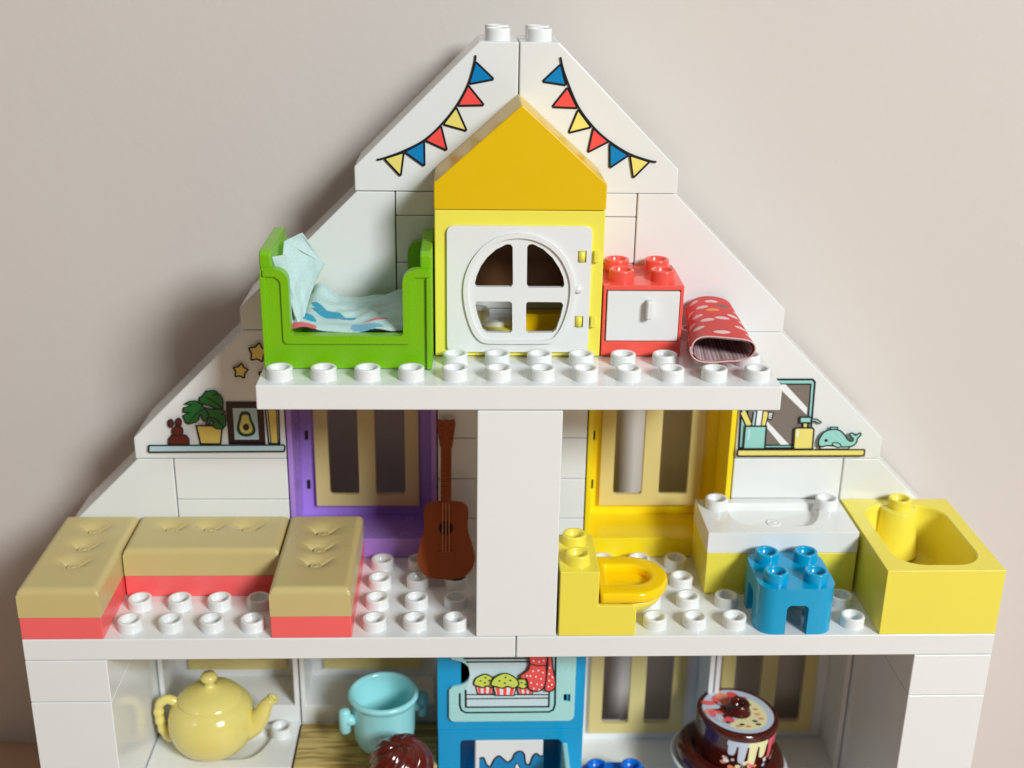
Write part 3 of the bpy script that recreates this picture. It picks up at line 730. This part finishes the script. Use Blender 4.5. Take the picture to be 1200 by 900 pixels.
def sides(b, rect, z0, z1, m):
    x0, x1, y0, y1 = rect
    v = [(x, y, z) for z in (z0, z1) for x, y in ((x0, y0), (x1, y0), (x1, y1), (x0, y1))]
    b.add(v, [(0, 1, 5, 4), (1, 2, 6, 5), (2, 3, 7, 6), (3, 0, 4, 7), (3, 2, 1, 0)], m)
def edge_bevel_build(b, name, parent):
    o = b.build(name, parent, 0.03)
    return o
def sink(x0, y0, z0, label, hb=1.2, base='bath_yellow', yd=2):
    T = thing('toy_sink', label, 'sink', (x0+2, y0+yd/2, z0))
    MB().box(x0+.02, x0+3.96, y0+.01, y0+yd-.02, z0+.005, z0+hb, base).build('sink_cabinet', T, 0.025)
    b = MB(); rc = (x0+.02, x0+3.96, y0+.01, y0+yd-.02); sides(b, rc, z0+hb+.01, z0+hb+.6, 'white')
    loop = smoothpath([(x0+.78, y0+1.6), (x0+.75, y0+1.3), (x0+.85, y0+.75), (x0+1.15, y0+.42), (x0+1.6, y0+.36), (x0+2.3, y0+.36), (x0+2.75, y0+.42), (x0+3.05, y0+.75), (x0+3.25, y0+1.3), (x0+3.22, y0+1.6), (x0+3.0, y0+1.73), (x0+1.0, y0+1.73)], True, 4)
    zb = recess(b, rc, loop, z0+hb+.6, .2, .03, 'white', 2)
    so = edge_bevel_build(b, 'basin', T)
    MB().lathe([(.2, -.01), (.2, .012), (.16, .02), (.13, .005), (.06, .005), (.05, .015), (.0005, .015)], (x0+1.95, y0+.95, zb), 'white', 24).build('drain', so, 0)
    for xx in (.5, 3.5): stud(so, x0+xx, y0+yd-.5, z0+hb+.6)
    return T
sink(5, 2, 0, 'pale yellow washstand with a white basin top beside the yellow bathtub')

# bathtub
T = thing('toy_bathtub', 'pale yellow toy bathtub with rounded basin at the right end of the middle floor', 'bathtub', (10.5, 2, 0))
b = MB(); rc = (9.04, 11.98, .005, 3.98); sides(b, rc, .005, 1.8, 'bath_yellow')
loop = rrect(9.42, 11.62, .3, 3.62, .72, 8)
loop = [(x, y) for x, y in loop]
zb = recess(b, rc, loop, 1.8, 1.45, .16, 'bath_yellow', 6)
to = edge_bevel_build(b, 'tub_body', T)
MB().lathe([(.62, -1.35), (.52, -.5), (.48, -.04), (.46, -.012), (.0005, -.01)], (10.5, 3.5, 1.8), 'bath_yellow', 32).build('tap_block', T, 0)
stud(to, 10.5, 3.5, 1.79, 'bath_yellow')

# stools
def stool(x0, y0, z0, m, label):
    T = thing('toy_stool', label, 'stool', (x0+.95, y0+.95, z0))
    W = 1.92
    so = MB().prism(rrect(x0, x0+W, y0, y0+W, .42, 8), [], 'XY', z0+.005, z0+1.28, m).build('stool_body', T, 0)
    ar = [(.69, -.5), (1.23, -.5), (1.23, .74), (1.15, .82), (.77, .82), (.69, .74)]
    cut = [MB().prism([(x0+p, z0+q) for p, q in ar], [], 'XZ', y0-.5, y0+W+.5, m), MB().prism([(y0+p, z0+q) for p, q in ar], [], 'YZ', x0-.5, x0+W+.5, m),
           MB().box(x0+.3, x0+W-.3, y0+.3, y0+W-.3, z0-.5, z0+.75, m)]
    dels = []
    for c_ in cut:
        co_ = c_.build('cutter', T, 0); md = so.modifiers.new('cut', 'BOOLEAN'); md.object = co_; md.solver = 'EXACT'; dels.append(co_)
    bpy.context.view_layer.update()
    me = bpy.data.meshes.new_from_object(so.evaluated_get(bpy.context.evaluated_depsgraph_get()))
    so.modifiers.clear(); so.data = me; me.name = 'stool_body'
    for d_ in dels: bpy.data.objects.remove(d_)
    me.polygons.foreach_set('use_smooth', [True]*len(me.polygons))
    md = so.modifiers.new('bevel', 'BEVEL'); md.width = .045*S; md.segments = 3; md.limit_method = 'ANGLE'; md.angle_limit = math.radians(40); md.harden_normals = True
    for xx in (.46, 1.46):
        for yy in (.46, 1.46): stud(so, x0+xx, y0+yy, z0+1.28, m)
    return T
stool(5.98, .03, 0, 'azure', 'teal blue four-legged toy stool in front of the white washbasin')
stool(2.1, 1.6, -7.8, 'deep_blue', 'royal blue toy stool on the ground floor, right of the blue cooker')

# ------------------------------------------------------------------ ground floor
Kc = thing('toy_cooker', 'bright blue toy cooker with pale teal muffin-print door, centre of the ground floor', 'cooker', (0, 3, -7.8))
YB = 2.0
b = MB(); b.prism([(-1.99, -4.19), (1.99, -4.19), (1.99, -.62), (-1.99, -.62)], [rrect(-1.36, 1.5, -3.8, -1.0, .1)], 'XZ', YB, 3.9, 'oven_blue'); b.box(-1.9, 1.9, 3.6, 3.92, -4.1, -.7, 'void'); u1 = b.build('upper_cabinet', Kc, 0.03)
b = MB(); b.prism([(-1.99, -7.79), (1.99, -7.79), (1.99, -4.21), (-1.99, -4.21)], [rrect(-1.38, 1.4, -7.4, -4.56, .14)], 'XZ', YB, 3.9, 'oven_blue'); b.box(-1.9, 1.9, 3.7, 3.92, -7.7, -4.3, 'oven_blue'); u2 = b.build('lower_cabinet', Kc, 0.03)
# printed door with half-round grip cut-out
yd_ = 1.9
def od(x, y): q = plane_point(510+x/6.43, 760+y/6.43, 1, yd_); return (q.x, q.z)
x0, z0 = od(103, 555); x1, _ = od(1045, 555)
cxh, czh = od(150, 190); rh = od(262, 190)[0]-cxh
arc = [(cxh+rh*math.cos(math.radians(a)), czh+rh*math.sin(math.radians(a))) for a in range(-70, 71, 10)]
dp = [(x0, -0.85), (x0, arc[-1][1]+.16), (x0+.08, arc[-1][1]+.06)]+arc[::-1]+[(x0+.08, arc[0][1]-.06), (x0, arc[0][1]-.16)]+[(x0+.16-.16*math.cos(math.radians(a)), z0+.16-.16*math.sin(math.radians(a))) for a in (0, 30, 60, 90)]+ \
     [(x1-.16+.16*math.sin(math.radians(a)), z0+.16-.16*math.cos(math.radians(a))) for a in (0, 30, 60, 90)]+[(x1, -.85)]
qx, qz = od(993, 375)
odo = MB().prism(dp, [[(qx-.09, qz-.12), (qx+.09, qz-.12), (qx+.09, qz+.12), (qx-.09, qz+.12)]], 'XZ', yd_, 2.0, 'pale_teal').build('oven_door', Kc, 0.025)
P = Print(yd_).crop(510, 760, 6.43)
P.fill([(240, 60), (880, 60), (857, 437), (232, 440), (232, 300), (262, 200)], 'p_glass')
P.line([(186, 335), (186, 430), (200, 465), (232, 482), (860, 476), (890, 460), (903, 420), (908, 40)], .05)
P.line([(230, 310), (232, 440), (855, 436), (860, 300)], .05)
P.line([(235, 345), (852, 345)], .035); P.line([(235, 377), (852, 370)], .035); P.line([(215, 73), (760, 70)], .05); P.line([(235, 98), (760, 95)], .045)
def muffin(cx, cy2, w_, h_):
    tp = cy2
    P.shape([(cx-w_*.42, tp), (cx+w_*.42, tp), (cx+w_*.33, tp+h_), (cx-w_*.33, tp+h_)], 'p_white', .035)
    for k in (-.28, 0, .28): P.fill([(cx+w_*(k-.07), tp+4), (cx+w_*(k+.07), tp+4), (cx+w_*(k*.8+.055), tp+h_-4), (cx+w_*(k*.8-.055), tp+h_-4)], 'p_red')
    P.shape([(cx-w_*.5, tp-15), (cx-w_*.45, tp-55), (cx-w_*.25, tp-h_*1.35), (cx, tp-h_*1.6), (cx+w_*.25, tp-h_*1.35), (cx+w_*.45, tp-55), (cx+w_*.5, tp-15), (cx+w_*.3, tp+8), (cx+w_*.1, tp-6), (cx-w_*.1, tp+8), (cx-w_*.3, tp-2)], 'p_muffin', .04, True)
    for a, b_ in ((-.2, -.55), (.02, -.95), (.2, -.6), (.0, -.3)): P.fill(ell(cx+w_*a, tp+h_*b_-12, 9, 6, 8), 'p_dkgreen')
muffin(375, 280, 165, 58); muffin(680, 285, 150, 50); muffin(525, 275, 205, 65)
def mitt(pts, w_=.04):
    P.shape(pts, 'p_mitt', w_, True)
mitt([(850, 40), (875, 40), (885, 130), (905, 230), (895, 285), (860, 305), (825, 290), (830, 200), (845, 130)])
mitt([(715, 40), (835, 40), (835, 120), (835, 200), (815, 280), (760, 305), (705, 285), (690, 215), (650, 210), (640, 185), (670, 165), (700, 140), (712, 100)])
P.line([(705, 95), (770, 112), (838, 108)], .03)
for x, y in ((740, 75), (780, 80), (815, 70), (735, 150), (775, 145), (810, 160), (715, 185), (757, 190), (795, 205), (720, 235), (765, 245), (800, 250), (740, 275), (780, 285), (690, 180), (860, 120), (855, 165), (880, 190), (855, 215), (875, 245), (850, 260)):
    P.fill(ell(x, y, 7, 7, 8), 'p_white')
P.done('tray_print', odo)
# opened lower door, standing out to the front
MB().box(1.42, 1.56, .1, 1.98, -7.5, -4.62, 'pale_teal').build('open_door', Kc, 0.04)
# milk block in the lower cabinet
Mk = thing('milk_block', 'white toy block printed with blue icing drips inside the blue cooker', 'block', (0, 2.9, -7.3))
b = MB().box(-.98, .92, 2.12, 3.6, -6.6, -4.66); mo = b.build('block_body', Mk, 0.06, 3)
for xx in (-.5, .45): stud(mo, xx, 2.6, -4.68)
P = Print(2.118).crop(510, 760, 6.43)
dr_ = [(333, 830), (365, 822), (385, 870), (415, 888), (445, 835), (480, 808), (510, 828), (545, 855), (580, 832), (600, 790), (640, 772), (670, 795), (680, 858), (708, 875), (735, 812), (762, 790), (790, 808), (818, 806)]
top_ = smoothpath([P.w(p) for p in dr_], False, 5)
P.fill(top_+[(top_[-1][0], -6.3), (top_[0][0], -6.3)], 'p_drip', True); P.line(top_, .05, raw=True)
P.shape([(615, 860), (640, 905), (630, 930), (605, 930), (598, 905)], 'p_white', .03, True)
P.done('icing_print', mo)

# counters
sink(-10, 2, -7.8, 'plain white sink counter under the yellow teapot at the lower left', 1.8, 'white')
gm = plastic('oak_print', rgb(196, 172, 108), 0.35); nt = gm.node_tree; p = nt.nodes['Principled BSDF']
tc = nt.nodes.new('ShaderNodeTexCoord'); mp = nt.nodes.new('ShaderNodeMapping'); mp.inputs['Scale'].default_value = (1, 9, 1)
nt.links.new(tc.outputs['Object'], mp.inputs[0])
wv = nt.nodes.new('ShaderNodeTexNoise'); wv.inputs['Scale'].default_value = 38; wv.inputs['Detail'].default_value = 2; wv.inputs['Distortion'].default_value = .6
nt.links.new(mp.outputs[0], wv.inputs['Vector'])
cr = nt.nodes.new('ShaderNodeValToRGB'); e = cr.color_ramp.elements; e[0].position = .42; e[0].color = rgb(160, 132, 70); e[1].position = .54; e[1].color = rgb(204, 182, 116)
nt.links.new(wv.outputs['Fac'], cr.inputs[0]); nt.links.new(cr.outputs[0], p.inputs['Base Color'])
CT = thing('toy_counter', 'tan wood-grained kitchen counter under the aqua cooking pot', 'counter', (-4, 3, -7.8))
MB().box(-5.98, -2.02, 2.01, 3.98, -7.79, -5.72).build('counter_base', CT, 0.03)
MB().box(-5.98, -2.02, 2.0, 3.98, -5.71, -5.4, 'oak_print').build('counter_top', CT, 0.03)

# teapot
TP = thing('teapot', 'glossy pale yellow toy teapot with ribbed handle on the white sink counter', 'teapot', (-8.25, 3.05, -5.4))
c = (-8.32, 3.05, -5.4)
prof = [(.0005, .03), (.66, .03), (.74, .0), (.82, .04), (1.0, .2), (1.15, .46), (1.21, .78), (1.18, 1.1), (1.08, 1.38), (.9, 1.56), (.86, 1.58)]
tpb = MB().lathe(prof, c, 'tea_yellow', 56).build('pot_body', TP, 0)
lid = MB().lathe([(.88, 1.54), (.9, 1.575), (.88, 1.62), (.74, 1.75), (.52, 1.86), (.25, 1.94), (.14, 1.98), (.12, 2.06), (.2, 2.14), (.24, 2.24), (.18, 2.34), (.0005, 2.37)], c, 'tea_yellow', 48).build('lid', TP, 0)
sp = smoothpath([(.95, -.1, .62), (1.2, -.12, .78), (1.4, -.15, 1.1), (1.55, -.16, 1.42), (1.72, -.17, 1.62)], False, 6)
nsp = len(sp)
MB().tube([(c[0]+x, c[1]+y, c[2]+z) for x, y, z in sp], [.36-.2*min(1, i/(nsp-1)*1.15) for i in range(nsp)], 'tea_yellow', 22).build('spout', TP, 0)
MB().lathe([(.14, 0), (.17, .03), (.15, .06), (.1, .055), (.0005, 0)], (c[0]+1.74, c[1]-.17, c[2]+1.62), 'tea_yellow', 22, xf=Matrix.Rotation(.75, 3, 'Y')).build('spout_lip', TP, 0)
hp = smoothpath([(-.88, 0, 1.42), (-1.15, 0, 1.55), (-1.38, 0, 1.42), (-1.45, 0, 1.12), (-1.42, 0, .8), (-1.35, 0, .5), (-1.2, 0, .3), (-.9, 0, .3)], False, 10)
MB().tube([(c[0]+x, c[1]+y-.05, c[2]+z) for x, y, z in hp], [.135+(.013*math.sin(i*.7) if 22 < i < 56 else 0) for i in range(len(hp))], 'tea_yellow', 16).build('handle', TP, 0)

# cooking pot
PT = thing('cooking_pot', 'pale aqua two-handled toy cooking pot on the tan counter', 'pot', (-3.5, 2.95, -5.4))
c = (-3.52, 2.95, -5.4)
MB().lathe([(.0005, .0), (.5, .0), (.62, .04), (.74, .16), (.82, .34), (.86, .6), (.88, 1.5), (.9, 1.6), (.96, 1.66), (.99, 1.72), (.97, 1.79), (.9, 1.82), (.84, 1.78), (.82, 1.7), (.8, .5), (.7, .25), (.0005, .2)], c, 'pot_aqua', 56).build('pot_body', PT, 0)
for s_, an in ((-1, math.radians(200)), (1, math.radians(20))):
    hx, hy = c[0]+math.cos(an)*1.12, c[1]+math.sin(an)*1.12
    b = MB(); pts = [(hx, hy, c[2]+.72), (hx, hy, c[2]+.78), (hx, hy, c[2]+1.42), (hx, hy, c[2]+1.48)]
    b.tube(pts, [.1, .16, .16, .1], 'pot_aqua', 16); b.tube([(c[0]+math.cos(an)*.84, c[1]+math.sin(an)*.84, c[2]+1.1), (hx, hy, c[2]+1.1)], .17, 'pot_aqua', 12)
    b.build('handle', PT, 0, fix=False)

# toy figure with swirled brown hair, only its top in view
FG = thing('toy_figure', 'toy figure showing only glossy dark brown swirled hair in front of aqua pot', 'toy figure', (-2.95, 1.0, -7.8))
c = Vector((-2.98, .85, -4.5))
def hair(u, v):
    th = u*2*math.pi; ph = v*math.pi*.62
    k = (.075*(abs(math.sin(3.5*th+3.2*ph+.6*math.sin(2*th)))**.7)+.022*abs(math.sin(9*th+8*ph+math.sin(3*th))))*math.sin(min(1, ph*1.6)*math.pi/2)
    part = .06*math.exp(-((math.cos(th-.9)*ph)/.25)**2)
    r = .78+k-part*.5
    lobes = .05*math.sin(3*th+1)*math.sin(ph)
    return (c.x+(r+lobes)*math.sin(ph)*math.cos(th), c.y+(r*.98+lobes)*math.sin(ph)*math.sin(th), c.z+r*.98*math.cos(ph))
ho = MB().grid(hair, 180, 60, 'hair_brown', closed_u=True).build('hair', FG, 0)
def curl(cx, cy2, cz, r, nm='hair_lock'):
    def f(u, v):
        th = u*2*math.pi; ph = v*math.pi; q = r*(1+.09*abs(math.sin(5*ph+th))); return (cx+q*math.sin(ph)*math.cos(th), cy2+q*math.sin(ph)*math.sin(th)*.9, cz+q*math.cos(ph)*.9)
    MB().grid(f, 40, 30, 'hair_brown', closed_u=True).build(nm, ho, 0)
curl(c.x-.62, c.y-.15, c.z-.25, .34); curl(c.x+.45, c.y-.3, c.z-.05, .4); curl(c.x-.2, c.y-.45, c.z+.1, .38); curl(c.x+.15, c.y+.3, c.z+.33, .42)
MB().lathe([(.0005, -.75), (.3, -.72), (.55, -.55), (.64, -.2), (.62, .2), (.45, .5), (.0005, .6)], (c.x, c.y, c.z-.45), 'skin', 32).build('head', FG, 0)
b = MB(); b.prism([(-.55, -5.6), (.55, -5.6), (.75, -6.6), (-.75, -6.6)], [], 'XZ', .5, 1.2, 'coral'); b.v = [(v[0]+c.x, v[1], v[2]) for v in b.v]; b.build('torso', FG, 0.12, 3)
for s_ in (-1, 1):
    MB().box(c.x+s_*.38-.33, c.x+s_*.38+.33, .45, 1.25, -7.79, -6.62, 'azure').build('leg', FG, 0.08, 3)
    MB().tube([(c.x+s_*.6, .85, -5.6), (c.x+s_*.92, .7, -6.0), (c.x+s_*.95, .45, -6.35)], [.2, .19, .16], 'coral', 14).build('arm', FG, 0)

# chocolate cake on a plate
CK = thing('toy_cake', 'two-tier chocolate toy cake with pastel dripping icing and sprinkles on a white plate', 'cake', (6.55, 3.2, -7.8))
c = Vector((6.42, 3.22, -6.2)); XR = Matrix.Rotation(math.radians(5), 3, 'Y')
def ck(b):
    b.v = [tuple(XR @ ((Vector(v)-c)*1.1)+c) for v in b.v]; return b
ck(MB().lathe([(.0005, -.32), (1.0, -.32), (1.25, -.2), (1.5, -.02), (1.55, .03), (1.5, .05), (1.3, -.04), (.0005, -.06)], c, 'white', 56)).build('plate', CK, 0)
MB().lathe([(.0005, 0), (1.0, 0), (.9, .3), (.5, .7), (.45, 1.32), (.0005, 1.32)], (c.x, c.y, -7.8-.14), 'white', 40).build('stand', CK, 0)
ck(MB().lathe([(.0005, -.05), (1.3, -.05), (1.4, .02), (1.42, .22), (1.36, .34), (1.2, .4), (1.05, .42)], c, 'choc', 64)).build('lower_tier', CK, 0)
tr_ = ck(MB().lathe([(1.0, .38), (1.03, .44), (1.04, 1.3), (1.06, 1.34), (1.07, 1.42), (1.05, 1.48), (1.0, 1.5), (.94, 1.49), (.0005, 1.49)], c, 'choc', 64)).build('upper_tier', CK, 0)
ck(MB().lathe([(.34, 1.48), (.32, 1.56), (.27, 1.6), (.27, 1.74), (.25, 1.78), (.17, 1.78), (.15, 1.74), (.15, 1.55), (.0005, 1.55)], c, 'choc', 32)).build('top_stud', tr_, 0)
ic = MB(); zt = c.z+1.495
def topfill(pts, m, k):
    tr2 = tessellate_polygon([[Vector((p[0], p[1], 0)) for p in pts]]); ic.add([(c.x+p[0], c.y+p[1], zt+.003*k) for p in pts], [tuple(t) for t in tr2], m)
topfill(ell(0, 0, .93, .93, 64), 'p_lilac', 1)
topfill(smoothpath([(-.35, -.62), (-.1, -.78), (.3, -.74), (.62, -.5), (.74, -.1), (.66, .3), (.4, .55), (.2, .3), (.3, 0), (0, -.3)], True, 4), 'p_cream', 2)
random.seed(3)
for k in range(26):
    a = random.uniform(math.radians(75), math.radians(235)); r = random.uniform(.42, .8)
    topfill(ell(r*math.cos(a), r*math.sin(a), random.uniform(.1, .2), random.uniform(.08, .16), 12, a), random.choice(['p_pink', 'p_pink', 'p_mitt', 'p_cookie', 'p_lilac', 'p_brown']), 3+k*.2)
topfill(smoothpath([(-.75, .2), (-.4, .5), (-.1, .3), (-.2, -.1), (-.5, -.15)], True, 4), 'p_brown', 2.5)
for k, (x, y, m) in enumerate(((-.38, -.55, 'p_dkgreen'), (-.02, -.6, 'p_dkgreen'), (.14, -.66, 'p_cookie'), (.36, -.42, 'p_dark'), (.5, -.12, 'p_cookie'), (.35, .28, 'p_dkgreen'), (.5, .1, 'p_cookie'), (.1, .62, 'p_brown'), (.3, .58, 'p_pink'), (-.12, -.68, 'p_cookie'), (.56, -.3, 'p_cookie'), (.42, -.55, 'p_brown'))):
    topfill(ell(x, y, .065, .045, 10), m, 9+k*.1)
def drip(a0, a1, m, f):
    n = 40; vs = []; fs = []; R_ = 1.052
    for i in range(n+1):
        t = i/n; a = math.radians(a0+(a1-a0)*t)
        zz = f(t); vs += [(c.x+R_*math.cos(a), c.y+R_*math.sin(a), c.z+1.29), (c.x+R_*math.cos(a), c.y+R_*math.sin(a), c.z+1.29-zz)]
    for i in range(n): fs.append((2*i, 2*i+1, 2*i+3, 2*i+2))
    ic.add(vs, fs, m)
def wavy(ds):
    def f(t):
        k = t*len(ds); i = min(len(ds)-1, int(k)); q = abs((k-i)-.5)*2
        return .14+(ds[i]-.14)*math.sqrt(max(0, 1-min(1, q/.8)**4))
    return f
drip(-114, -84, 'p_lilac', wavy([.42, .62])); drip(-84, -52, 'p_cream', wavy([.78, .5])); drip(-50, -24, 'p_pink', wavy([.62, .34])); drip(-24, 20, 'p_lilac', wavy([.5, .6, .35]))
for k in range(34):
    a = math.radians(-120+random.uniform(0, 140)); z = random.uniform(.48, .78); R_ = 1.058; n = 10; rr = random.uniform(.04, .075)
    ic.add([(c.x+R_*math.cos(a+rr*math.cos(t)), c.y+R_*math.sin(a+rr*math.cos(t)), c.z+z+rr*.8*math.sin(t)) for t in [2*math.pi*i/n for i in range(n)]], [tuple(range(n))], random.choice(['p_cream', 'p_lilac', 'p_white', 'p_pink', 'p_cookie']))
ck(ic).build('icing_print', tr_, 0, fix=False)
